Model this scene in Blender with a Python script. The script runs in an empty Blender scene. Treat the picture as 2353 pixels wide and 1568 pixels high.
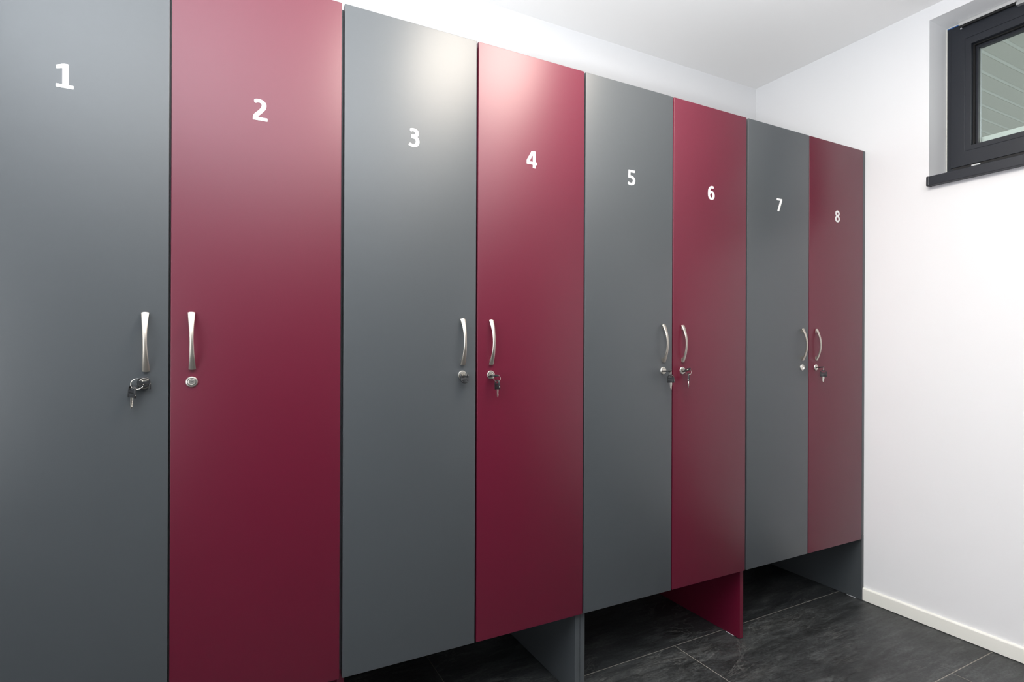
import bpy, bmesh, math, random
import numpy as np
from mathutils import Vector, Matrix

random.seed(4)
SC = bpy.context.scene
COL = SC.collection

# ------------------------------------------------------------------ camera
RES_X = 2353
F_PX, YAW, ROLL, SHIFT_PX = 1281.213, 1.08409, 0.00412, 11.973
CAM = Vector((0.49825, -1.55667, 1.19797))
fwd = Vector((math.cos(YAW), math.sin(YAW), 0))
right0 = Vector((math.sin(YAW), -math.cos(YAW), 0))
up0 = Vector((0, 0, 1))
right = right0 * math.cos(ROLL) + up0 * math.sin(ROLL)
up = up0 * math.cos(ROLL) - right0 * math.sin(ROLL)
cd = bpy.data.cameras.new('camera')
cam = bpy.data.objects.new('camera', cd)
COL.objects.link(cam)
M = Matrix((right, up, -fwd)).transposed().to_4x4()
M.translation = CAM
cam.matrix_world = M
cd.sensor_width = 36.0
cd.lens = F_PX * 36.0 / RES_X
cd.shift_y = SHIFT_PX / RES_X
cd.clip_start = 0.02
SC.camera = cam

# ------------------------------------------------------------------ view, world, lights
SC.view_settings.view_transform = 'Standard'
SC.view_settings.look = 'None'
SC.view_settings.gamma = 1.0
SC.view_settings.use_curve_mapping = False
SC.view_settings.exposure = 0.0

wd = bpy.data.worlds.new('sky')
SC.world = wd
wd.use_nodes = True
bg = wd.node_tree.nodes['Background']
bg.inputs[0].default_value = (0.80, 0.90, 1.0, 1)
WORLD = 1.8
bg.inputs[1].default_value = WORLD


def area(name, loc, size, size_y, power, color, target=None, shape='RECTANGLE', spread=180):
    l = bpy.data.lights.new(name, 'AREA')
    l.shape = shape
    l.size = size
    if shape in ('RECTANGLE', 'ELLIPSE'):
        l.size_y = size_y
    l.energy = power
    l.color = color
    l.spread = math.radians(spread)
    o = bpy.data.objects.new(name, l)
    COL.objects.link(o)
    o.location = loc
    if target is not None:
        o.rotation_euler = (Vector(target) - Vector(loc)).to_track_quat('-Z', 'Y').to_euler()
    return o


# warm ceiling lamp over the aisle, cool flash bounced off the ceiling, two unseen fills added for brightness
area('ceiling_lamp_warm', (1.54, -0.68, 2.66), 0.66, 0, 28, (1.0, 0.89, 0.76), shape='DISK')
area('flash_at_ceiling', (-0.20, -1.25, 1.42), 0.25, 0.25, 68, (0.87, 0.93, 1.0), target=(-0.20, -1.25, 2.67), spread=130)
area('fill_left', (-1.4, -1.9, 1.3), 2.0, 1.6, 21, (0.94, 0.97, 1.0), target=(1.8, -0.1, 2.6), spread=85)  # unseen fill added to brighten the back wall and ceiling, no window behind it
area('ceiling_fill_middle', (1.0, -1.8, 1.0), 0.3, 0.3, 88, (0.95, 0.97, 1.0), target=(1.0, -1.6, 2.67), spread=130)  # unseen fill added to lift the ceiling near the far corner

# ------------------------------------------------------------------ dimensions
PITCH = 0.4
TOP, BOT = 2.1302, 0.2909          # locker doors
XW, YB, HC = 3.2168, 0.612, 2.6743  # right wall, back wall, ceiling
XL, YF = -1.6, -3.1                # left wall, wall behind the camera
CARC_Y = 0.021
CARC_BOT = 0.305


# ------------------------------------------------------------------ materials
def mat(name, color, rough=0.5, metal=0.0, spec=0.5, bump=0.0, bscale=400.0, var=0.0, vscale=20.0, coat=0.0, aniso=0.0):
    m = bpy.data.materials.new(name)
    m.use_nodes = True
    nt = m.node_tree
    b = nt.nodes['Principled BSDF']
    b.inputs['Base Color'].default_value = (*color, 1)
    b.inputs['Roughness'].default_value = rough
    b.inputs['Metallic'].default_value = metal
    b.inputs['Specular IOR Level'].default_value = spec
    b.inputs['Coat Weight'].default_value = coat
    b.inputs['Anisotropic'].default_value = aniso
    tc = None
    if bump or var:
        tc = nt.nodes.new('ShaderNodeTexCoord')
    if var:
        n = nt.nodes.new('ShaderNodeTexNoise')
        n.inputs['Scale'].default_value = vscale
        n.inputs['Detail'].default_value = 5
        nt.links.new(tc.outputs['Object'], n.inputs['Vector'])
        mx = nt.nodes.new('ShaderNodeMix')
        mx.data_type = 'RGBA'
        mx.inputs['A'].default_value = (*[c * (1 - var) for c in color], 1)
        mx.inputs['B'].default_value = (*[min(1, c * (1 + var)) for c in color], 1)
        nt.links.new(n.outputs['Fac'], mx.inputs['Factor'])
        nt.links.new(mx.outputs['Result'], b.inputs['Base Color'])
    if bump:
        n2 = nt.nodes.new('ShaderNodeTexNoise')
        n2.inputs['Scale'].default_value = bscale
        n2.inputs['Detail'].default_value = 3
        nt.links.new(tc.outputs['Object'], n2.inputs['Vector'])
        bp = nt.nodes.new('ShaderNodeBump')
        bp.inputs['Strength'].default_value = bump
        bp.inputs['Distance'].default_value = 0.001
        nt.links.new(n2.outputs['Fac'], bp.inputs['Height'])
        nt.links.new(bp.outputs['Normal'], b.inputs['Normal'])
    return m


def lin(r, g, b):
    def c(v):
        v /= 255.0
        return v / 12.92 if v <= 0.04045 else ((v + 0.055) / 1.055) ** 2.4
    return (c(r), c(g), c(b))


M_GREY = mat('grey_laminate', lin(69, 73, 76), 0.41, spec=0.64, bump=0.03, bscale=900, var=0.02, vscale=60)
M_RED = mat('wine_red_laminate', lin(92, 8, 37), 0.41, spec=0.64, bump=0.03, bscale=900, var=0.02, vscale=60)
M_WHITE_NUM = mat('white_vinyl', lin(234, 234, 234), 0.45)
M_NICKEL = mat('brushed_nickel', lin(196, 189, 179), 0.44, metal=1.0, bump=0.04, bscale=700)
M_STEEL = mat('bright_steel', lin(205, 200, 190), 0.25, metal=1.0)
M_LOCK = mat('satin_lock_steel', lin(222, 218, 210), 0.34, metal=1.0)
M_RECESS_SHADE = mat('lock_recess_shade', lin(95, 94, 92), 0.5, metal=0.6)
M_BLACK = mat('black_plastic', lin(30, 31, 33), 0.38, bump=0.02, bscale=900)
M_SLOT = mat('dark_slot', lin(10, 10, 10), 0.7)
M_WALL = mat('white_wall_paint', lin(235, 235, 236), 0.75, spec=0.3, bump=0.06, bscale=220)
M_WALL_F = mat('grey_wall_paint', lin(60, 62, 64), 0.8, spec=0.2)
M_CEIL = mat('white_ceiling_paint', lin(245, 244, 243), 0.85, spec=0.2, bump=0.04, bscale=180)
M_PLASTER = mat('plaster_reveal', lin(226, 226, 227), 0.85, spec=0.2, bump=0.25, bscale=60, var=0.04, vscale=9)
M_BASE = mat('skirting_lacquer', lin(240, 239, 231), 0.35, coat=0.1)
M_FRAME = mat('anthracite_frame', lin(28, 32, 40), 0.42, bump=0.05, bscale=1200)
M_GASKET = mat('black_gasket', lin(14, 14, 15), 0.6)
M_ALU = mat('aluminium_rail', lin(212, 213, 212), 0.38, metal=0.7)
M_TAPE = mat('blue_tape', lin(60, 110, 180), 0.5)
M_GROUT = mat('grout', lin(138, 134, 126), 0.9, bump=0.3, bscale=500)
M_GLIDE = mat('pale_glide', lin(190, 192, 195), 0.4)
M_BOARD = mat('pale_cladding_paint', lin(200, 200, 189), 0.6, var=0.03, vscale=8)
M_STRIP = mat('pale_joint_strip', lin(216, 218, 209), 0.6)
M_SILL_OUT = mat('white_metal_sill', lin(235, 240, 240), 0.4)
M_GROUND = mat('gravel_ground', lin(150, 146, 138), 0.9, var=0.2, vscale=30)


def slate():
    m = bpy.data.materials.new('slate_tile')
    m.use_nodes = True
    nt = m.node_tree
    N, Lk = nt.nodes, nt.links
    b = N['Principled BSDF']
    tc = N.new('ShaderNodeTexCoord')
    oi = N.new('ShaderNodeObjectInfo')
    mul = N.new('ShaderNodeVectorMath'); mul.operation = 'SCALE'
    comb = N.new('ShaderNodeCombineXYZ')
    Lk.new(oi.outputs['Random'], comb.inputs[0]); Lk.new(oi.outputs['Random'], comb.inputs[1])
    Lk.new(oi.outputs['Random'], comb.inputs[2])
    Lk.new(comb.outputs[0], mul.inputs[0]); mul.inputs['Scale'].default_value = 37.0
    add = N.new('ShaderNodeVectorMath'); add.operation = 'ADD'
    Lk.new(tc.outputs['Object'], add.inputs[0]); Lk.new(mul.outputs[0], add.inputs[1])

    def noise(scale, detail, rough, dist, stretch):
        mp = N.new('ShaderNodeMapping')
        mp.inputs['Scale'].default_value = stretch
        mp.inputs['Rotation'].default_value = (0, 0, math.radians(-14))
        Lk.new(add.outputs[0], mp.inputs['Vector'])
        n = N.new('ShaderNodeTexNoise')
        n.inputs['Scale'].default_value = scale
        n.inputs['Detail'].default_value = detail
        n.inputs['Roughness'].default_value = rough
        n.inputs['Distortion'].default_value = dist
        Lk.new(mp.outputs[0], n.inputs['Vector'])
        return n

    def ramp(src, pts):
        r = N.new('ShaderNodeValToRGB')
        e = r.color_ramp.elements
        e[0].position, e[0].color = pts[0][0], (*pts[0][1], 1)
        e[1].position, e[1].color = pts[-1][0], (*pts[-1][1], 1)
        for p, c in pts[1:-1]:
            x = e.new(p); x.color = (*c, 1)
        Lk.new(src, r.inputs[0])
        return r
    big = noise(3.2, 9, 0.62, 0.6, (1.0, 2.4, 1.0))
    base = ramp(big.outputs['Fac'], [(0.30, lin(33, 35, 36)), (0.5, lin(50, 52, 53)), (0.70, lin(72, 74, 74))])
    # thin pale veins: narrow band of a distorted stretched noise
    vein = noise(2.6, 11, 0.68, 1.3, (0.9, 2.6, 1.0))
    vr = ramp(vein.outputs['Fac'], [(0.488, (0, 0, 0)), (0.5, (1, 1, 1)), (0.512, (0, 0, 0))])
    patch = noise(2.1, 4, 0.5, 0.2, (1, 1, 1))
    pr = ramp(patch.outputs['Fac'], [(0.42, (0, 0, 0)), (0.60, (1, 1, 1))])
    mm = N.new('ShaderNodeMath'); mm.operation = 'MULTIPLY'
    Lk.new(vr.outputs[0], mm.inputs[0]); Lk.new(pr.outputs[0], mm.inputs[1])
    # pale chalky flecks
    fl = noise(22, 8, 0.75, 0.8, (1, 2.2, 1))
    fr = ramp(fl.outputs['Fac'], [(0.60, (0, 0, 0)), (0.74, (1, 1, 1))])
    m2 = N.new('ShaderNodeMath'); m2.operation = 'MULTIPLY'
    Lk.new(fr.outputs[0], m2.inputs[0]); Lk.new(pr.outputs[0], m2.inputs[1])
    mxv = N.new('ShaderNodeMath'); mxv.operation = 'MAXIMUM'
    Lk.new(mm.outputs[0], mxv.inputs[0]); Lk.new(m2.outputs[0], mxv.inputs[1])
    sc = N.new('ShaderNodeMath'); sc.operation = 'MULTIPLY'; sc.inputs[1].default_value = 0.34
    Lk.new(mxv.outputs[0], sc.inputs[0])
    # fine grain and layered streaks of the cleft face
    grain = noise(95, 4, 0.7, 0.0, (1, 1.6, 1))
    gr = ramp(grain.outputs['Fac'], [(0.35, (0.60, 0.60, 0.60)), (0.65, (1.45, 1.45, 1.45))])
    streak = noise(7, 10, 0.72, 0.8, (0.8, 5.0, 1))
    st = ramp(streak.outputs['Fac'], [(0.35, (0.50, 0.50, 0.50)), (0.51, (0.90, 0.90, 0.90)), (0.68, (1.65, 1.65, 1.62))])
    mg = N.new('ShaderNodeMix'); mg.data_type = 'RGBA'; mg.blend_type = 'MULTIPLY'; mg.inputs['Factor'].default_value = 1.0
    Lk.new(base.outputs[0], mg.inputs['A']); Lk.new(gr.outputs[0], mg.inputs['B'])
    mg2 = N.new('ShaderNodeMix'); mg2.data_type = 'RGBA'; mg2.blend_type = 'MULTIPLY'; mg2.inputs['Factor'].default_value = 1.0
    Lk.new(mg.outputs['Result'], mg2.inputs['A']); Lk.new(st.outputs[0], mg2.inputs['B'])
    base = mg2
    mix = N.new('ShaderNodeMix'); mix.data_type = 'RGBA'
    Lk.new(sc.outputs[0], mix.inputs['Factor'])
    Lk.new(base.outputs['Result'], mix.inputs['A'])
    mix.inputs['B'].default_value = (*lin(170, 170, 166), 1)
    Lk.new(mix.outputs['Result'], b.inputs['Base Color'])
    b.inputs['Roughness'].default_value = 0.42
    b.inputs['Specular IOR Level'].default_value = 0.5
    bp = N.new('ShaderNodeBump')
    bp.inputs['Strength'].default_value = 0.8
    bp.inputs['Distance'].default_value = 0.003
    fine = noise(7, 12, 0.78, 0.7, (0.8, 3.0, 1))
    Lk.new(fine.outputs['Fac'], bp.inputs['Height'])
    Lk.new(bp.outputs['Normal'], b.inputs['Normal'])
    return m


def glass():
    m = bpy.data.materials.new('window_glass')
    m.use_nodes = True
    nt = m.node_tree
    nt.nodes.remove(nt.nodes['Principled BSDF'])
    out = nt.nodes['Material Output']
    tr = nt.nodes.new('ShaderNodeBsdfTransparent')
    tr.inputs[0].default_value = (0.93, 0.96, 0.94, 1)
    gl = nt.nodes.new('ShaderNodeBsdfGlossy')
    gl.inputs['Roughness'].default_value = 0.02
    fr = nt.nodes.new('ShaderNodeFresnel')
    fr.inputs['IOR'].default_value = 1.5
    mx = nt.nodes.new('ShaderNodeMixShader')
    nt.links.new(fr.outputs[0], mx.inputs[0])
    nt.links.new(tr.outputs[0], mx.inputs[1])
    nt.links.new(gl.outputs[0], mx.inputs[2])
    nt.links.new(mx.outputs[0], out.inputs['Surface'])
    return m


M_SLATE = slate()
M_GLASS = glass()


# ------------------------------------------------------------------ helpers
def box(bm, x0, x1, y0, y1, z0, z1, bev=0.0, seg=2, mi=0):
    vs = [bm.verts.new(p) for p in ((x0, y0, z0), (x1, y0, z0), (x1, y1, z0), (x0, y1, z0),
                                    (x0, y0, z1), (x1, y0, z1), (x1, y1, z1), (x0, y1, z1))]
    fs = [bm.faces.new([vs[i] for i in q]) for q in ((3, 2, 1, 0), (4, 5, 6, 7), (0, 1, 5, 4),
                                                     (1, 2, 6, 5), (2, 3, 7, 6), (3, 0, 4, 7))]
    for f in fs:
        f.material_index = mi
    if bev:
        es = list({e for f in fs for e in f.edges})
        r = bmesh.ops.bevel(bm, geom=es, offset=bev, segments=seg, profile=0.5, affect='EDGES')
        for f in r['faces']:
            f.material_index = mi
    return vs


def prism(bm, pts, axis_map, d0, d1, mi=0):
    """extrude 2D polygon pts between depths d0 and d1; axis_map(u, v, d) -> xyz"""
    a = [bm.verts.new(axis_map(u, v, d0)) for u, v in pts]
    b = [bm.verts.new(axis_map(u, v, d1)) for u, v in pts]
    n = len(pts)
    fs = [bm.faces.new(a), bm.faces.new(list(reversed(b)))]
    for i in range(n):
        fs.append(bm.faces.new((a[i], b[i], b[(i + 1) % n], a[(i + 1) % n])))
    for f in fs:
        f.material_index = mi
    return fs


def obj(name, bm, mats, parent=None, smooth=False, loc=None, local=False):
    bmesh.ops.recalc_face_normals(bm, faces=bm.faces)
    me = bpy.data.meshes.new(name)
    bm.to_mesh(me)
    bm.free()
    if smooth:
        for p in me.polygons:
            p.use_smooth = True
        if smooth is not True:
            me.set_sharp_from_angle(angle=math.radians(smooth))
    for m in (mats if isinstance(mats, (list, tuple)) else [mats]):
        me.materials.append(m)
    o = bpy.data.objects.new(name, me)
    COL.objects.link(o)
    if parent is not None:
        o.parent = parent
    if loc is not None:
        o.location = loc
    return o


def empty(name, loc):
    o = bpy.data.objects.new(name, None)
    o.empty_display_size = 0.05
    COL.objects.link(o)
    o.location = loc
    return o


def tag(o, label=None, cat=None, group=None, kind=None):
    if label: o['label'] = label
    if cat: o['category'] = cat
    if group: o['group'] = group
    if kind: o['kind'] = kind
    return o


def B():
    return bmesh.new()


# ------------------------------------------------------------------ room shell
bm = B(); box(bm, XL - 0.15, XW + 0.15, YB, YB + 0.15, -0.05, HC + 0.1)
tag(obj('wall_back', bm, M_WALL), 'white wall behind the lockers, seen as a strip above them', kind='structure')
bm = B(); box(bm, XL - 0.15, XL, YF, YB, -0.05, HC + 0.1)
tag(obj('wall_left', bm, M_WALL), kind='structure')
bm = B(); box(bm, XL - 0.15, XW + 0.15, YF - 0.15, YF, -0.05, HC + 0.1)
tag(obj('wall_front', bm, M_WALL_F), kind='structure')
bm = B(); box(bm, XL - 0.15, XW + 0.32, YF - 0.15, YB + 0.15, HC, HC + 0.15)
tag(obj('ceiling', bm, M_CEIL), 'plain white ceiling', kind='structure')

# right wall with the window opening
WY0, WY1 = -0.2670, -1.35          # opening, left and right edge
WZ0, WZ1 = 1.9300, 2.6150
WD = 0.1425                        # depth of the reveal to the frame
bm = B()
T = 0.30
box(bm, XW, XW + T, WY0, YB + 0.15, -0.05, HC)
box(bm, XW, XW + T, YF - 0.15, WY1, -0.05, HC)
box(bm, XW, XW + T, WY1, WY0, -0.05, WZ0)
box(bm, XW, XW + T, WY1, WY0, WZ1, HC)
wr = tag(obj('wall_right', bm, M_WALL), 'white end wall with the small high window', kind='structure')

# floor: grout bed with slate tiles laid on it
bm = B(); box(bm, XL - 0.1, XW + 0.1, YF - 0.1, YB + 0.1, -0.05, -0.0009)
floor = tag(obj('floor', bm, M_GROUT), 'floor of dark slate tiles with pale joints', kind='structure')
TP, TR, J = 1.22, 0.6125, 0.0032
rows = [(0.1113 + TR, 0.1113, 1.2180), (0.1113, -0.5012, 2.1240)]
y = -0.5012
joint = [2.898, 2.45, 2.02, 2.75, 2.3]
for k in range(5):
    rows.append((y, y - TR, joint[k])); y -= TR
for (ya, yb, xj) in rows:
    x = xj - TP * 4
    while x < XW:
        x0, x1 = max(x + J / 2, XL), min(x + TP - J / 2, XW)
        y0, y1 = max(yb + J / 2, YF), min(ya - J / 2, YB)
        if x1 - x0 > 0.05 and y1 - y0 > 0.05:
            bm = B()
            cx_, cy_ = (x0 + x1) / 2, (y0 + y1) / 2
            box(bm, x0 - cx_, x1 - cx_, y0 - cy_, y1 - cy_, -0.009, 0.0, 0.0007, 1)
            t = obj('tile', bm, M_SLATE, floor, loc=(cx_, cy_, random.uniform(-0.0002, 0.0002)))
        x += TP

# skirting on the right wall, starting at the end panel of the lockers
bm = B()
h, tk = 0.0600, 0.0120
prof = [(0, 0.0022), (tk, 0.0022), (tk, h - 0.007)]
for i in range(1, 7):
    a = i / 6 * math.pi / 2
    prof.append((tk - 0.008 + 0.008 * math.cos(a), h - 0.007 + 0.007 * math.sin(a)))
prof.append((0, h))
prism(bm, prof, lambda u, v, d: (XW - u, d, v), -0.0015, YF)
tag(obj('baseboard_right', bm, M_BASE, smooth=40), 'cream white skirting board along the end wall', kind='structure')
bm = B()
prism(bm, prof, lambda u, v, d: (XL + u, d, v), YB, YF)
tag(obj('baseboard_left', bm, M_BASE, smooth=40), kind='structure')

# ------------------------------------------------------------------ window
XF = XW + WD
win = tag(empty('window_1', (XF, (WY0 + WY1) / 2, WZ0)), 'small high anthracite framed window in the white end wall', kind='structure')


def wobj(name, bm, m, smooth=False):
    o = obj(name, bm, m, smooth=smooth)
    o.parent = win
    o.matrix_parent_inverse = Matrix.Translation(-win.location)
    return o


def ring_frame(bm, y0, y1, z0, z1, w_l, w_r, w_b, w_t, xa, xb, bev=0.0):
    """rectangular frame; y0 > y1; members mitred"""
    o = [(y0, z0), (y1, z0), (y1, z1), (y0, z1)]
    i = [(y0 - w_l, z0 + w_b), (y1 + w_r, z0 + w_b), (y1 + w_r, z1 - w_t), (y0 - w_l, z1 - w_t)]
    ed = []
    for k in range(4):
        k2 = (k + 1) % 4
        q = [o[k], o[k2], i[k2], i[k]]
        va = [bm.verts.new((xa, p[0], p[1])) for p in q]
        vb = [bm.verts.new((xb, p[0], p[1])) for p in q]
        fs = [bm.faces.new(va), bm.faces.new(list(reversed(vb)))]
        for n in range(4):
            fs.append(bm.faces.new((va[n], vb[n], vb[(n + 1) % 4], va[(n + 1) % 4])))
        if bev:
            e = [bm.edges.get((va[0], va[1])), bm.edges.get((va[2], va[3]))]
            bmesh.ops.bevel(bm, geom=e, offset=bev, segments=2, profile=0.5, affect='EDGES')


# pale sealing bead where plaster meets the frame
bm = B()
box(bm, XF - 0.006, XF + 0.002, WY0 - 0.002, WY0 - 0.0045, WZ0, WZ1 - 0.002, 0.0008)
box(bm, XF - 0.006, XF + 0.002, WY0 - 0.002, WY0 - 0.05, WZ1 - 0.0045, WZ1 - 0.002, 0.0008)
wobj('sealing_bead', bm, M_BASE)
# fixed frame and opening sash
fy0, fy1, fz0, fz1 = WY0 - 0.003, WY1 + 0.003, 1.925, WZ1 - 0.003
bm = B()
ring_frame(bm, fy0, fy1, fz0, fz1, 0.05, 0.05, 0.055, 0.05, XF, XF + 0.07, 0.0008)
wobj('window_frame', bm, M_FRAME)
sy0, sy1, sz0, sz1 = -0.2860, WY1 + 0.020, 1.9885, fz1 - 0.016
bm = B()
XS = XF - 0.004
ring_frame(bm, sy0, sy1, sz0, sz1, 0.0520, 0.0520, 0.0610, 0.0590, XS, XF + 0.06, 0.0012)
sash = wobj('sash', bm, M_FRAME)
# glazing bead: inner step of the sash, slightly recessed with a chamfered front
bm = B()
by0, by1, bz0, bz1 = sy0 - 0.0520, sy1 + 0.0520, sz0 + 0.0610, sz1 - 0.0590
ring_frame(bm, by0, by1, bz0, bz1, 0.0225, 0.0225, 0.0215, 0.0300, XS + 0.0006, XF + 0.03, 0.0012)
wobj('glazing_bead', bm, M_FRAME)
bm = B()
gy0, gy1, gz0, gz1 = by0 - 0.0225, by1 + 0.0225, bz0 + 0.0215, bz1 - 0.0300
ring_frame(bm, gy0 + 0.001, gy1 - 0.001, gz0 - 0.001, gz1 + 0.001, 0.0065, 0.0065, 0.0045, 0.0065, XF + 0.014, XF + 0.034)
wobj('gasket', bm, M_GASKET)
bm = B()
ring_frame(bm, gy0 - 0.0052, gy1 + 0.0052, gz0 + 0.003, gz1 - 0.005, 0.0085, 0.0085, 0.004, 0.012, XF + 0.026, XF + 0.05, 0.001)
wobj('glass_edge_profile', bm, M_FRAME)
bm = B()
box(bm, XF + 0.036, XF + 0.040, gy0, gy1, gz0, gz1)
wobj('glass_pane', bm, M_GLASS)
# dark slot under the sash with striker plate, pale seal line
bm = B()
box(bm, XF - 0.0008, XF + 0.01, -0.293, WY1 + 0.03, 1.9795, 1.9884)
wobj('drip_slot', bm, M_GASKET)
bm = B()
box(bm, XF - 0.0035, XF, -0.362, -0.394, 1.9785, 1.9850, 0.0008)
wobj('striker_plate', bm, M_ALU)
# opener rail along the head and fittings
bm = B()
prism(bm, [(0, 0), (0.016, 0), (0.020, 0.010), (0.020, 0.016), (0, 0.016)], lambda u, v, d: (XF - u, d, 2.5985 + v), -0.3200, WY1 + 0.02)
wobj('opener_rail', bm, M_ALU)
bm = B()
box(bm, XF - 0.015, XF - 0.004, -0.3202, WY1 + 0.02, 2.5890, 2.5985, 0.001)
wobj('rail_channel', bm, M_GASKET)
bm = B()
box(bm, XF - 0.012, XF - 0.0045, -0.322, -0.329, 2.583, 2.589, 0.002)
wobj('rail_stop', bm, M_GLIDE)
bm = B()
box(bm, XF - 0.022, XF - 0.004, -0.516, -0.72, 2.597, 2.612, 0.0015)
box(bm, XF - 0.026, XF - 0.004, -0.519, -0.72, 2.578, 2.589, 0.0015)
box(bm, XF - 0.016, XF - 0.004, -0.518, -0.72, 2.587, 2.599)
wobj('opener_bracket', bm, M_ALU)
bm = B()
box(bm, XF - 0.0012, XF, -0.271, -0.3190, 2.6075, 2.6115)
tag(wobj('masking_tape', bm, M_TAPE), 'narrow strip of blue tape')
# inner sill board with end cap
bm = B()
box(bm, XW - 0.030, XF - 0.0005, -0.2815, WY1 - 0.014, 1.8932, 1.9320, 0.0018)
wobj('window_sill', bm, M_FRAME)
bm = B()
box(bm, XW - 0.0305, XW - 0.0002, -0.2700, -0.2815, 1.8918, 1.9330, 0.003)
wobj('sill_end_cap', bm, M_FRAME)
# spacer bar along the pane edge, added bright to stand in for a sky highlight
bm = B()
ring_frame(bm, gy0 - 0.0135, gy1 + 0.0135, gz0 + 0.006, gz1 - 0.014, 0.0022, 0.0022, 0.0022, 0.0022, XF + 0.0415, XF + 0.048)
wobj('glint_spacer_bar', bm, M_ALU)
# outer sill, seen through the pane as a white band
bm = B()
box(bm, XF + 0.062, XF + 0.30, WY1 - 0.05, -0.12, 2.030, 2.112, 0.003)
wobj('outer_sill', bm, M_SILL_OUT)

# ------------------------------------------------------------------ outdoors: soffit of the canopy above the window, boards running away from the wall
clad = tag(empty('trim_1', (8.0, 0.4, 2.95)), 'pale canopy soffit of narrow boards seen through the high window', kind='structure')
bw, y_ref, zc = 0.1178, 0.057, 2.95
for i in range(-12, 24):
    y0 = y_ref + i * bw
    bm = B()
    box(bm, 3.56, 12.0, y0 + 0.010, y0 + bw - 0.010, zc, zc + 0.02, 0.003, 1)
    o = obj('board', bm, M_BOARD)
    bm = B()
    box(bm, 3.56, 12.0, y0 - 0.0105, y0 + 0.0105, zc - 0.001, zc + 0.02, 0.003, 1)
    o2 = obj('joint_strip', bm, M_STRIP)
    for q in (o, o2):
        q.parent = clad
        q.matrix_parent_inverse = Matrix.Translation(-clad.location)
bm = B(); box(bm, XW + 0.35, 30, -25, 25, -0.3, -0.2)
tag(obj('ground', bm, M_GROUND), kind='structure')


# ------------------------------------------------------------------ locker banks
def handle_mesh():
    bm = B()
    N = 36
    loops = []
    H = 0.0685
    for i in range(N + 1):
        s = -1 + 2 * i / N
        z = s * H
        hw = 0.0042 + 0.0036 * abs(s) ** 1.7
        yo = -(0.0056 + 0.0203 * (1 - s * s))
        tz = 2 * 0.0203 * s / H
        nrm = Vector((0, -1, tz)).normalized()
        th = 0.0040
        c = Vector((0, yo, z))
        inw = -nrm * th
        if abs(s) > 0.999:
            inw = Vector((0, th, 0))
        crown = 0.0009
        pts = []
        for k in range(9):
            u = -1 + k / 4
            # domed front; the end faces bow outwards as well
            dz = (0.0010 * (1 - u * u)) * max(0.0, (abs(s) - 0.86) / 0.14) * (1 if s > 0 else -1)
            pts.append(c + Vector((hw * u, 0, dz)) + nrm * crown * (1 - u * u) + inw * (0.25 * abs(u) ** 6))
        pts += [c + Vector((hw * 0.97, 0, 0)) + inw * 0.6, c + Vector((hw * 0.80, 0, 0)) + inw,
                c + Vector((-hw * 0.80, 0, 0)) + inw, c + Vector((-hw * 0.97, 0, 0)) + inw * 0.6]
        loops.append([bm.verts.new(p) for p in pts])
    n = len(loops[0])
    for a, b in zip(loops, loops[1:]):
        for k in range(n):
            bm.faces.new((a[k], a[(k + 1) % n], b[(k + 1) % n], b[k]))
    bm.faces.new(loops[0]); bm.faces.new(list(reversed(loops[-1])))
    # solid mounting feet between grip and door
    for sg in (-1, 1):
        z0, z1 = 0.0530 * sg, 0.0655 * sg
        prof = [(z1, 0.0), (z1, -0.004), (z0, -0.0115), (z0, 0.0)]
        a = [bm.verts.new((-0.0038, p[1], p[0])) for p in prof]
        b = [bm.verts.new((0.0038, p[1], p[0])) for p in prof]
        bm.faces.new(a); bm.faces.new(list(reversed(b)))
        for k in range(4):
            bm.faces.new((a[k], b[k], b[(k + 1) % 4], a[(k + 1) % 4]))
    return bm


def lathe(bm, prof, seg=40, mi=0, cap=True):
    loops = []
    for r, y in prof:
        loops.append([bm.verts.new((r * math.cos(2 * math.pi * i / seg), y, r * math.sin(2 * math.pi * i / seg))) for i in range(seg)])
    for a, b in zip(loops, loops[1:]):
        for i in range(seg):
            f = bm.faces.new((a[i], a[(i + 1) % seg], b[(i + 1) % seg], b[i])); f.material_index = mi
    if cap:
        f = bm.faces.new(loops[-1]); f.material_index = mi


def lock_mesh(slot_angle=0.0):
    bm = B()
    lathe(bm, [(0.0132, 0), (0.0133, -0.0020), (0.0122, -0.0036), (0.0100, -0.0041), (0.0095, -0.0031), (0.0087, -0.0029),
               (0.0084, -0.0038), (0.0064, -0.0042), (0.0060, -0.0035), (0.0, -0.0036)][:-1] + [(0.0002, -0.0036)])
    lathe(bm, [(0.0095, -0.00315), (0.0087, -0.00295)], mi=2, cap=False)  # darker ring over the groove, its shading put into the colour
    c, s = math.cos(slot_angle), math.sin(slot_angle)
    pts = [(-0.0042, -0.0006), (0.0042, -0.0006), (0.0042, 0.0006), (0.001, 0.0011), (-0.0035, 0.0006)]
    prism(bm, pts, lambda u, v, d: (u * c - v * s, d, u * s + v * c), -0.0030, -0.0039, mi=1)
    return bm


# --- digits, drawn with an elliptical pen (height 1)
def catmull(P, n=8):
    out = []
    for i in range(len(P) - 1):
        p0 = P[max(0, i - 1)]; p1 = P[i]; p2 = P[i + 1]; p3 = P[min(len(P) - 1, i + 2)]
        for k in range(n):
            t = k / n
            out.append(tuple(0.5 * ((2 * p1[a]) + (-p0[a] + p2[a]) * t + (2 * p0[a] - 5 * p1[a] + 4 * p2[a] - p3[a]) * t * t
                                    + (-p0[a] + 3 * p1[a] - 3 * p2[a] + p3[a]) * t ** 3) for a in (0, 1)))
    out.append(P[-1])
    return out


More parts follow.
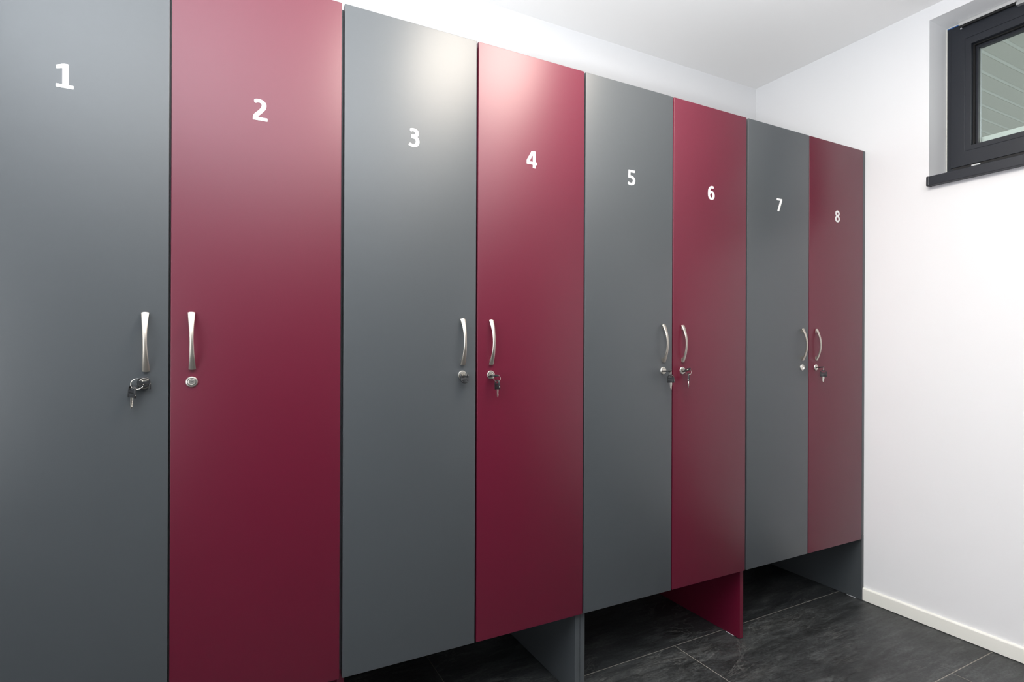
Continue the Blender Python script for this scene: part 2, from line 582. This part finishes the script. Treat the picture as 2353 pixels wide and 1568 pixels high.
def pen(P, a=0.104, b=0.080, closed=False):
    n = len(P)
    L, R = [], []
    for i in range(n):
        if closed:
            q0, q1 = P[(i - 1) % n], P[(i + 1) % n]
        else:
            q0, q1 = P[max(0, i - 1)], P[min(n - 1, i + 1)]
        tx, ty = q1[0] - q0[0], q1[1] - q0[1]
        l = math.hypot(tx, ty) or 1
        nx, ny = -ty / l, tx / l
        d = math.sqrt(a * a * nx * nx + b * b * ny * ny)
        ox, oy = a * a * nx / d, b * b * ny / d
        L.append((P[i][0] + ox, P[i][1] + oy)); R.append((P[i][0] - ox, P[i][1] - oy))
    return L, R


def ell(cx, cz, rx, rz, n=40):
    return [(cx + rx * math.cos(2 * math.pi * i / n), cz + rz * math.sin(2 * math.pi * i / n)) for i in range(n)]


DIG = {
    1: dict(polys=[[(0.0, 0.0), (0.59, 0.0), (0.59, 0.15), (0.415, 0.15), (0.415, 1.0), (0.26, 1.0), (0.005, 0.895),
                    (0.02, 0.745), (0.215, 0.815), (0.215, 0.15), (0.0, 0.15)]]),
    2: dict(strokes=[[(0.055, 0.850), (0.14, 0.905), (0.25, 0.922), (0.37, 0.90), (0.46, 0.82), (0.480, 0.71), (0.445, 0.585),
                      (0.36, 0.465), (0.25, 0.345), (0.15, 0.235), (0.112, 0.16), (0.105, 0.075)]],
            polys=[[(0.0, 0.0), (0.635, 0.0), (0.635, 0.15), (0.0, 0.15)]]),
    3: dict(strokes=[[(0.085, 0.855), (0.17, 0.905), (0.28, 0.922), (0.41, 0.885), (0.475, 0.775), (0.44, 0.655), (0.335, 0.585), (0.16, 0.572)],
                     [(0.16, 0.542), (0.31, 0.535), (0.45, 0.475), (0.515, 0.31), (0.45, 0.145), (0.31, 0.080), (0.16, 0.090), (0.035, 0.145)]]),
    4: dict(polys=[[(0.42, 0.0), (0.615, 0.0), (0.615, 1.0), (0.42, 1.0)], [(0.01, 0.205), (0.72, 0.205), (0.72, 0.365), (0.01, 0.365)],
                   [(0.0, 0.40), (0.0, 0.23), (0.03, 0.205), (0.10, 0.25), (0.185, 0.36), (0.43, 0.80), (0.43, 1.0), (0.335, 1.0), (0.02, 0.45)]]),
    5: dict(polys=[[(0.075, 0.845), (0.60, 0.845), (0.60, 1.0), (0.075, 1.0)], [(0.055, 0.48), (0.225, 0.50), (0.235, 1.0), (0.07, 1.0)]],
            strokes=[[(0.06, 0.545), (0.23, 0.560), (0.40, 0.525), (0.52, 0.42), (0.545, 0.31), (0.49, 0.155), (0.35, 0.082), (0.18, 0.086), (0.03, 0.145)]]),
    6: dict(strokes=[[(0.585, 0.872), (0.49, 0.912), (0.37, 0.918), (0.22, 0.84), (0.135, 0.68), (0.108, 0.48), (0.125, 0.27), (0.20, 0.13), (0.34, 0.080),
                      (0.49, 0.125), (0.565, 0.26), (0.565, 0.37), (0.51, 0.50), (0.39, 0.560), (0.26, 0.535), (0.155, 0.455)]]),
    7: dict(polys=[[(0.0, 0.845), (0.40, 0.845), (0.075, 0.0), (0.295, 0.0), (0.64, 0.84), (0.65, 0.90), (0.65, 1.0), (0.0, 1.0)]]),
    8: dict(loops=[ell(0.34, 0.742, 0.205, 0.178), ell(0.34, 0.288, 0.232, 0.208)]),
}
NUM_POS = {1: (0.1822, 1.7660), 2: (0.5764, 1.7705), 3: (0.9822, 1.7720), 4: (1.3722, 1.7722), 5: (1.7826, 1.7730), 6: (2.1785, 1.7712),
           7: (2.5812, 1.7728), 8: (2.9822, 1.7700)}
NUM_H = 0.0540


CUT = {2: [(-1, 0.055, 0.55, 1.1)], 3: [(-1, 0.085, 0.62, 1.1), (-1, 0.015, -0.1, 0.40), (-1, 0.150, 0.42, 0.64)],
       5: [(-1, 0.02, -0.1, 0.40), (-1, 0.06, 0.42, 0.7)], 6: [(0.565, 2, 0.68, 1.1)]}


def digit_mesh(n, x0, z0):
    """union of the pen strokes on a fine grid, corners softened, outlined by marching squares"""
    d = DIG[n]
    polys = list(d.get('polys', []))
    for S in d.get('strokes', []):
        C_ = catmull(S)
        L, R = pen(C_)
        polys += [[L[i], L[i + 1], R[i + 1], R[i]] for i in range(len(C_) - 1)]
    for S in d.get('loops', []):
        L, R = pen(S, 0.095, 0.078, closed=True)
        m = len(S)
        polys += [[L[i], L[(i + 1) % m], R[(i + 1) % m], R[i]] for i in range(m)]
    st = 1 / 88.0
    us = np.arange(-0.10, 0.85, st)
    vs = np.arange(-0.08, 1.08, st)
    U, V = np.meshgrid(us, vs)
    acc = np.zeros_like(U)
    for du, dv in ((-.25, -.25), (.25, -.25), (-.25, .25), (.25, .25)):
        uu, vv = U + du * st, V + dv * st
        ins = np.zeros(U.shape, bool)
        for P in polys:
            c = np.zeros(U.shape, bool)
            k = len(P)
            for a in range(k):
                (x1, y1), (x2, y2) = P[a], P[(a + 1) % k]
                if y1 == y2:
                    continue
                c ^= ((y1 > vv) != (y2 > vv)) & (uu < (x2 - x1) * (vv - y1) / (y2 - y1) + x1)
            ins |= c
        for (ua, ub, va, vb) in CUT.get(n, []):
            ins &= ~((uu > ua) & (uu < ub) & (vv > va) & (vv < vb))
        acc += ins / 4.0
    for _ in range(2):
        acc = (np.roll(acc, 1, 0) + 2 * acc + np.roll(acc, -1, 0)) / 4
        acc = (np.roll(acc, 1, 1) + 2 * acc + np.roll(acc, -1, 1)) / 4
    bm = B()
    cache = {}
    h = NUM_H

    def vert(key, u, v):
        if key not in cache:
            cache[key] = bm.verts.new((x0 + u * h, -0.0001, z0 + v * h))
        return cache[key]
    nv, nu = U.shape
    for r in range(nv - 1):
        for c in range(nu - 1):
            cs = [(r, c), (r, c + 1), (r + 1, c + 1), (r + 1, c)]
            val = [acc[q] for q in cs]
            if max(val) < 0.5:
                continue
            out = []
            for k in range(4):
                a, b = cs[k], cs[(k + 1) % 4]
                fa, fb = acc[a], acc[b]
                if fa >= 0.5:
                    out.append(vert(a, us[a[1]], vs[a[0]]))
                if (fa >= 0.5) != (fb >= 0.5):
                    t = (0.5 - fa) / (fb - fa)
                    out.append(vert(tuple(sorted((a, b))), us[a[1]] + t * (us[b[1]] - us[a[1]]), vs[a[0]] + t * (vs[b[0]] - vs[a[0]])))
            if len(out) >= 3:
                bm.faces.new(out)
    bmesh.ops.dissolve_limit(bm, angle_limit=0.01, verts=bm.verts, edges=bm.edges, use_dissolve_boundaries=False)
    r = bmesh.ops.extrude_face_region(bm, geom=list(bm.faces))
    for g in r['geom']:
        if isinstance(g, bmesh.types.BMVert):
            g.co.y = -0.0005
    return bm


handle_me = None
lock_me = None
DOORX = {1: (0.0022, 0.3963), 2: (0.4003, 0.7952), 3: (0.8030, 1.1967), 4: (1.2025, 1.5963), 5: (1.6018, 1.9966), 6: (2.0016, 2.3955),
         7: (2.4048, 2.7965), 8: (2.8006, 3.1972)}
MOUNT = {n: (PITCH * n - 0.0476 if n % 2 else PITCH * (n - 1) + 0.0476) for n in range(1, 9)}
MOUNT[1], MOUNT[2] = 0.3480, 0.4446
LOCK_ZS = {1: 1.1070, 2: 1.1082, 3: 1.1105, 4: 1.1090, 5: 1.1103, 6: 1.1090, 7: 1.1106, 8: 1.1096}
HANDLE_Z = 1.2102
HANDLE_DX = {1: 0.0030, 2: 0.0, 6: -0.0015, 7: -0.0005, 8: -0.0010}
HANDLE_DZ = {1: -0.0060, 2: -0.0026}
HANDLE_ROT = {1: -1.2, 2: -1.0}
DEPTH = YB - 0.008


def panel(name, parent, x0, x1, y0, y1, z0, z1, m, bev=0.0008):
    bm = B()
    box(bm, x0, x1, y0, y1, z0, z1, bev)
    o = obj(name, bm, m, parent)
    o.matrix_parent_inverse = Matrix.Translation(-parent.location)
    return o


def make_bank(first, x0, x1, label, end):
    bank = tag(empty('locker_bank', ((x0 + x1) / 2, 0.3, 0)), label, 'lockers', 'two banks of four lockers')
    ctop = 2.1235
    xm = x0 + 0.8
    # carcass
    panel('side_panel', bank, x0, x0 + 0.0197, CARC_Y, DEPTH, CARC_BOT, ctop, M_GREY)
    if end:
        panel('side_panel', bank, 3.1985, XW - 0.0012, 0.0004, DEPTH, 0.3118, 2.1292, M_GREY)
        xr = 3.1985
    else:
        panel('side_panel', bank, x1 - 0.0197, x1, CARC_Y, DEPTH, CARC_BOT, ctop, M_GREY)
        xr = x1 - 0.0197
    panel('partition', bank, xm - 0.0090, xm + 0.0108, CARC_Y, DEPTH, CARC_BOT + 0.0197, ctop - 0.0197, M_GREY)
    panel('partition', bank, xm - 0.4090, xm - 0.3910, CARC_Y, DEPTH, CARC_BOT + 0.0197, ctop - 0.0197, M_GREY)
    panel('partition', bank, xm + 0.3910, xm + 0.4090, CARC_Y, DEPTH, CARC_BOT + 0.0197, ctop - 0.0197, M_GREY)
    panel('top_panel', bank, x0 + 0.0197, xr, CARC_Y, DEPTH, ctop - 0.0197, ctop, M_GREY)
    panel('bottom_panel', bank, x0 + 0.0197, xr, CARC_Y, DEPTH, CARC_BOT, CARC_BOT + 0.0197, M_GREY)
    panel('back_panel', bank, x0, xr, DEPTH, DEPTH + 0.006, CARC_BOT, ctop, M_GREY)
    # foot panels with glides
    feet = [(x0, x0 + 0.0190, CARC_Y, M_GREY), (xm - 0.0072, xm + 0.0124, CARC_Y + 0.002, M_RED)]
    feet.append((3.2005, XW - 0.0012, 0.0004, M_GREY) if end else (x1 - 0.0197, x1, CARC_Y, M_GREY))
    for k, (a, b, yf, m) in enumerate(feet):
        if end and k == 2:
            # notched over the skirting board
            bm = B()
            pts = [(a, 0.003), (XW - 0.0128, 0.003), (XW - 0.0128, 0.0615), (b, 0.0615), (b, 0.3106), (a, 0.3106)]
            prism(bm, pts, lambda u, v, d: (u, d, v), yf, DEPTH)
            f = obj('foot_panel', bm, m, bank)
            f.matrix_parent_inverse = Matrix.Translation(-bank.location)
        else:
            f = panel('foot_panel', bank, a, b, yf, DEPTH, 0.003, CARC_BOT - 0.0006, m)
            f['label'] = 'wine red foot panel' if m is M_RED else 'grey foot panel'
        for (ga, gb) in ((yf + 0.030, yf + 0.070), (0.50, 0.54)):
            bm = B()
            box(bm, a - 0.0008, min(b, XW - 0.014), ga, gb, 0.0003, 0.0034, 0.0004, 1)
            g = obj('glide', bm, M_GLIDE, f)
            g.matrix_parent_inverse = Matrix.Identity(4)
    # doors
    global handle_me, lock_me
    for n in range(first, first + 4):
        m = M_GREY if n % 2 else M_RED
        a, b = DOORX[n]
        bm = B()
        box(bm, a, b, 0.0, 0.0190, BOT, TOP, 0.0015, 3)
        d = obj('door', bm, m, bank, smooth=30)
        d.matrix_parent_inverse = Matrix.Translation(-bank.location)
        d['label'] = ('grey' if n % 2 else 'wine red') + ' locker door with white number %d' % n
        x = MOUNT[n]
        if handle_me is None:
            handle_me = handle_mesh()
            hm = bpy.data.meshes.new('handle'); bmesh.ops.recalc_face_normals(handle_me, faces=handle_me.faces)
            handle_me.to_mesh(hm); handle_me.free(); handle_me = hm
            for p in hm.polygons: p.use_smooth = True
            hm.set_sharp_from_angle(angle=math.radians(38))
            hm.materials.append(M_NICKEL)
            lb = lock_mesh()
            lm = bpy.data.meshes.new('lock'); lb.to_mesh(lm); lb.free(); lock_me = lm
            for p in lm.polygons: p.use_smooth = True
            lm.set_sharp_from_angle(angle=math.radians(25))
            lm.materials.append(M_LOCK); lm.materials.append(M_SLOT); lm.materials.append(M_RECESS_SHADE)
        for nm, me, p in (('handle', handle_me, (x + HANDLE_DX.get(n, 0), 0, HANDLE_Z + HANDLE_DZ.get(n, 0))), ('lock', lock_me, (x, 0, LOCK_ZS[n]))):
            o = bpy.data.objects.new(nm, me)
            COL.objects.link(o)
            o.parent = d
            o.location = Vector(p) - bank.location
            if nm == 'handle':
                o.rotation_euler = (0, math.radians(HANDLE_ROT.get(n, 0)), 0)
            o.matrix_parent_inverse = Matrix.Identity(4)
        q = obj('number', digit_mesh(n, *NUM_POS[n]), M_WHITE_NUM, d)
        q.matrix_parent_inverse = Matrix.Identity(4)
        q.location = -bank.location
        q['label'] = 'white number %d' % n
        # d has identity basis and inverse-of-bank, so children keep world coordinates through -bank.location
        for ch in d.children:
            ch.matrix_parent_inverse = Matrix.Translation(bank.location)
    return bank


bank_a = make_bank(1, 0.0, 1.6003, 'nearer bank of four tall grey and wine red lockers numbered 1 to 4', False)
bank_b = make_bank(5, 1.6018, 3.2168, 'farther bank of four tall grey and wine red lockers numbered 5 to 8', True)


# ------------------------------------------------------------------ keys
def bow_mesh():
    """D-shaped key head in the x (width) / z (length) plane: arch, window, crossbar and two legs with an open slot between;
    length 0 at the leg ends, arch at the top"""
    bm = B()
    W2, LB, L0, th = 0.0135, 0.0122, 0.0160, 0.0048
    hc, rx, rz = 0.0214, 0.0098, 0.0038
    outline = [(-W2, LB), (W2, LB), (W2, L0)]
    for i in range(1, 20):
        a = i / 20 * math.pi
        outline.append((W2 * math.cos(a), L0 + W2 * math.sin(a)))
    outline += [(-W2, L0)]

    def hit(ang):
        dx, dz = math.cos(ang), math.sin(ang)
        best = None
        n = len(outline)
        for i in range(n):
            (x1, z1), (x2, z2) = outline[i], outline[(i + 1) % n]
            ex, ez = x2 - x1, z2 - z1
            den = dx * ez - dz * ex
            if abs(den) < 1e-12: continue
            t = (x1 * ez - (z1 - hc) * ex) / den
            s = (x1 * dz - (z1 - hc) * dx) / den
            if t > 0 and -1e-6 <= s <= 1 + 1e-6 and (best is None or t < best): best = t
        return (dx * best, hc + dz * best)
    angs = sorted(set([2 * math.pi * i / 48 for i in range(48)] + [math.atan2(p[1] - hc, p[0]) % (2 * math.pi) for p in outline[:2]]))
    n = len(angs)
    rings = []
    for yt, sc in ((-th / 2, 0.93), (-th / 2 + 0.0008, 1.0), (th / 2 - 0.0008, 1.0), (th / 2, 0.93)):
        row = []
        for a in angs:
            px, pz = hit(a)
            k = sc if pz > LB + 1e-5 else 1.0
            row.append(bm.verts.new((px * (sc if abs(px) > 0.011 else 1.0), yt, LB + (pz - LB) * k)))
        rings.append(row)
    inner = []
    for yt, g in ((-th / 2, 1.05), (-th / 2 + 0.0006, 0.97), (th / 2 - 0.0006, 0.97), (th / 2, 1.05)):
        inner.append([bm.verts.new((rx * g * math.cos(a), yt, hc + rz * g * math.sin(a) + 0.0009 * math.sin(a) ** 2)) for a in angs])
    chain = [inner[0]] + rings + [inner[3], inner[2], inner[1]]
    for A_, B_ in zip(chain, chain[1:] + chain[:1]):
        for i in range(n):
            bm.faces.new((A_[i], A_[(i + 1) % n], B_[(i + 1) % n], B_[i]))
    for sgn in (-1, 1):
        a, b = sorted((sgn * 0.0097, sgn * W2))
        box(bm, a, b, -th / 2 + 0.0001, th / 2 - 0.0001, 0.0, LB + 0.0006, 0.0007, 2)
    return bm


def tang_mesh():
    bm = B()
    box(bm, -0.0093, 0.0093, -0.0021, 0.0021, 0.0002, 0.0113, 0.0005, 2)
    return bm


def blade_mesh(stub=False):
    bm = B()
    L = 0.0065 if stub else 0.0245
    if stub:
        pts = [(-0.0036, 0.002), (-0.0036, -L), (0.0036, -L), (0.0036, 0.002)]
    else:
        pts = [(-0.0038, 0.002), (-0.0038, -0.006), (-0.0036, -0.018), (-0.0010, -L), (0.0006, -L + 0.0005), (0.0012, -0.0205),
               (0.0024, -0.0195), (0.0016, -0.0180), (0.0027, -0.0165), (0.0019, -0.0150), (0.0030, -0.0135), (0.0022, -0.0118),
               (0.0034, -0.0105), (0.0030, -0.0080), (0.0040, -0.0075), (0.0040, 0.002)]
    prism(bm, pts, lambda u, v, d: (u, d, v), -0.0010, 0.0010)
    if not stub:
        box(bm, -0.0012, 0.0012, -0.0014, -0.0009, -0.0160, 0.0015)   # milled groove ridge
    # hinge pin at the side of the head
    for sgn in (-1, 1):
        box(bm, sgn * 0.0132, sgn * 0.0140, -0.0012, 0.0012, 0.0060, 0.0080, 0.0003, 1)
    return bm


def torus(bm, R, r, n=40, m=8):
    rings = []
    for i in range(n):
        a = 2 * math.pi * i / n
        rings.append([bm.verts.new(((R + r * math.cos(2 * math.pi * k / m)) * math.cos(a), r * math.sin(2 * math.pi * k / m),
                                    (R + r * math.cos(2 * math.pi * k / m)) * math.sin(a))) for k in range(m)])
    for i in range(n):
        for k in range(m):
            bm.faces.new((rings[i][k], rings[i][(k + 1) % m], rings[(i + 1) % n][(k + 1) % m], rings[(i + 1) % n][k]))


def to_mesh(bm, name, m, ang=35):
    bmesh.ops.recalc_face_normals(bm, faces=bm.faces)
    me = bpy.data.meshes.new(name)
    bm.to_mesh(me); bm.free()
    for p in me.polygons: p.use_smooth = True
    me.set_sharp_from_angle(angle=math.radians(ang))
    me.materials.append(m)
    return me


BOW = to_mesh(bow_mesh(), 'key', M_BLACK)
BLADE = to_mesh(blade_mesh(), 'blade', M_STEEL)
TANG = to_mesh(tang_mesh(), 'tang', M_BLACK)
STUB = to_mesh(blade_mesh(True), 'blade', M_STEEL)
RR = 0.0102
tb = B(); torus(tb, RR, 0.0008)
RING = to_mesh(tb, 'split_ring', M_STEEL, 60)


def place(name, me, parent, mw):
    o = bpy.data.objects.new(name, me)
    COL.objects.link(o)
    o.parent = parent
    o.matrix_parent_inverse = parent.matrix_world.inverted()
    o.matrix_basis = mw
    return o


def axes(w, l, o):
    """matrix with local x -> w, local z -> l, origin o"""
    w = Vector(w).normalized(); l = Vector(l).normalized()
    t = l.cross(w).normalized()
    w = t.cross(l).normalized()
    m = Matrix((w, t, l)).transposed().to_4x4()
    m.translation = Vector(o)
    return m


def l_z(l):
    return Vector(l).normalized().z


def make_keys(n, label, w, l, start, stub_dir=(0, 1, 0), hang=None, ring_n=None, hook=(0.0070, 0.0222), swing=(0, 0, -1), tilt=0.0, face=0.0, fold=False, ring_scale=1.0, hang_dir=None):
    """w, l: width and length axes of the inserted head; start: its blade end; hang: True for a second key on a ring"""
    x = MOUNT[n]
    root = tag(empty('key_ring' if hang else 'key', (x, -0.004, LOCK_ZS[n])), label, 'keys' if hang else 'key', 'black folding keys in the locker locks')
    bpy.context.view_layer.update()
    O = Vector((x, -0.0038, LOCK_ZS[n]))
    start = O + Vector(start)
    mw = axes(w, l, start)
    k1 = place('key' if hang else 'key_head', BOW, root, mw)
    # stub of the blade between head and lock
    sb = axes((1, 0, 0) if n in (1, 3) else w, (0, -1, 0), O + Vector((0, -0.0062, 0)))
    s = bpy.data.objects.new('blade', STUB)
    COL.objects.link(s)
    s.parent = k1
    s.matrix_parent_inverse = mw.inverted()
    s.matrix_basis = sb
    t = bpy.data.objects.new('tang', TANG)
    COL.objects.link(t)
    t.parent = k1
    if fold:
        # the tang stays in line with the lock while the head is folded away from it
        t.matrix_parent_inverse = mw.inverted()
        t.matrix_basis = axes((1, 0, 0), (0, -1, 0), (x, O.y - 0.0030, start.z + l_z(l) * 0.0082)) @ Matrix.Diagonal((1, 1.15, 0.72, 1))
    if not hang:
        return root
    A = mw @ Vector((hook[0], 0, hook[1]))
    sw = Vector(swing).normalized()
    rr = RR * ring_scale
    ctr = A + sw * (rr - 0.0012)
    rn = Vector(ring_n).normalized()
    rn = (rn - sw * rn.dot(sw)).normalized()
    rm = axes(sw.cross(rn), sw, ctr)
    place('split_ring', RING, root, rm @ Matrix.Diagonal((ring_scale, 1, ring_scale, 1)))
    if hang_dir is None:
        Bp = ctr + sw * (rr - 0.0004)
    else:
        hd = Vector(hang_dir)
        hd = (hd - rn * hd.dot(rn)).normalized()
        Bp = ctr + hd * rr
    dx = x - CAM.x
    a0 = math.atan2(-dx, -CAM.y) + face
    wv = Vector((math.cos(a0), math.sin(a0), 0))
    lv = (Vector((0, 0, 1)) + wv * math.tan(tilt)).normalized()
    wv = (wv - lv * wv.dot(lv)).normalized()
    hm = axes(wv, lv, Bp - lv * 0.0232)
    k2 = place('key', BOW, root, hm)
    b2 = bpy.data.objects.new('blade', BLADE)
    COL.objects.link(b2)
    b2.parent = k2
    t2 = bpy.data.objects.new('tang', TANG)
    COL.objects.link(t2)
    t2.parent = k2
    return root


R_ = math.radians
# locker 1: head folded up against the lock, ring swung out to the left
make_keys(1, 'key ring in the lock of grey door 1, second key hanging at left', (1, 0, 0), (0, 0.06, 1), (0.0005, -0.0085, -0.0128),
          hang=True, ring_n=(0.2, -0.9, 0.35), hook=(-0.0080, 0.0222), swing=(-0.42, -0.30, -0.84), tilt=R_(4), face=R_(-60), fold=True,
          ring_scale=1.22, hang_dir=(-0.68, -0.1, -0.62))
# locker 3: head folded down, no second key
make_keys(3, 'single black key folded down from the lock of grey door 3', (1, 0.05, 0), (0.02, -0.30, -1), (0.001, -0.0080, 0.0036), fold=True)
make_keys(4, 'key ring in the lock of wine red door 4, round ring in full view', (1, 0, 0.02), (0, -1, 0.0), (0, -0.0055, -0.0012),
          hang=True, ring_n=(-0.35, -1, 0), tilt=R_(-5), face=R_(-60))
make_keys(5, 'key ring in the lock of grey door 5, second key hanging over the door gap', (1, 0, 0.02), (0, -1, 0.0), (0, -0.0055, -0.0012),
          hang=True, ring_n=(1, -0.65, 0), tilt=R_(-4), face=R_(-26))
make_keys(6, 'key ring in the lock of wine red door 6, head twisted and tilted up', (1, 0.1, 0.42), (0.10, -1, 0.22), (0, -0.0055, 0),
          hang=True, ring_n=(-0.6, -1, 0), hook=(-0.001, 0.0225), tilt=R_(-2), face=R_(84))
make_keys(8, 'key ring in the lock of wine red door 8, second key hanging flat side out', (1, 0, 0.04), (0, -1, 0.14), (0, -0.0055, -0.001),
          hang=True, ring_n=(0.62, -0.8, 0), tilt=R_(0), face=R_(4))
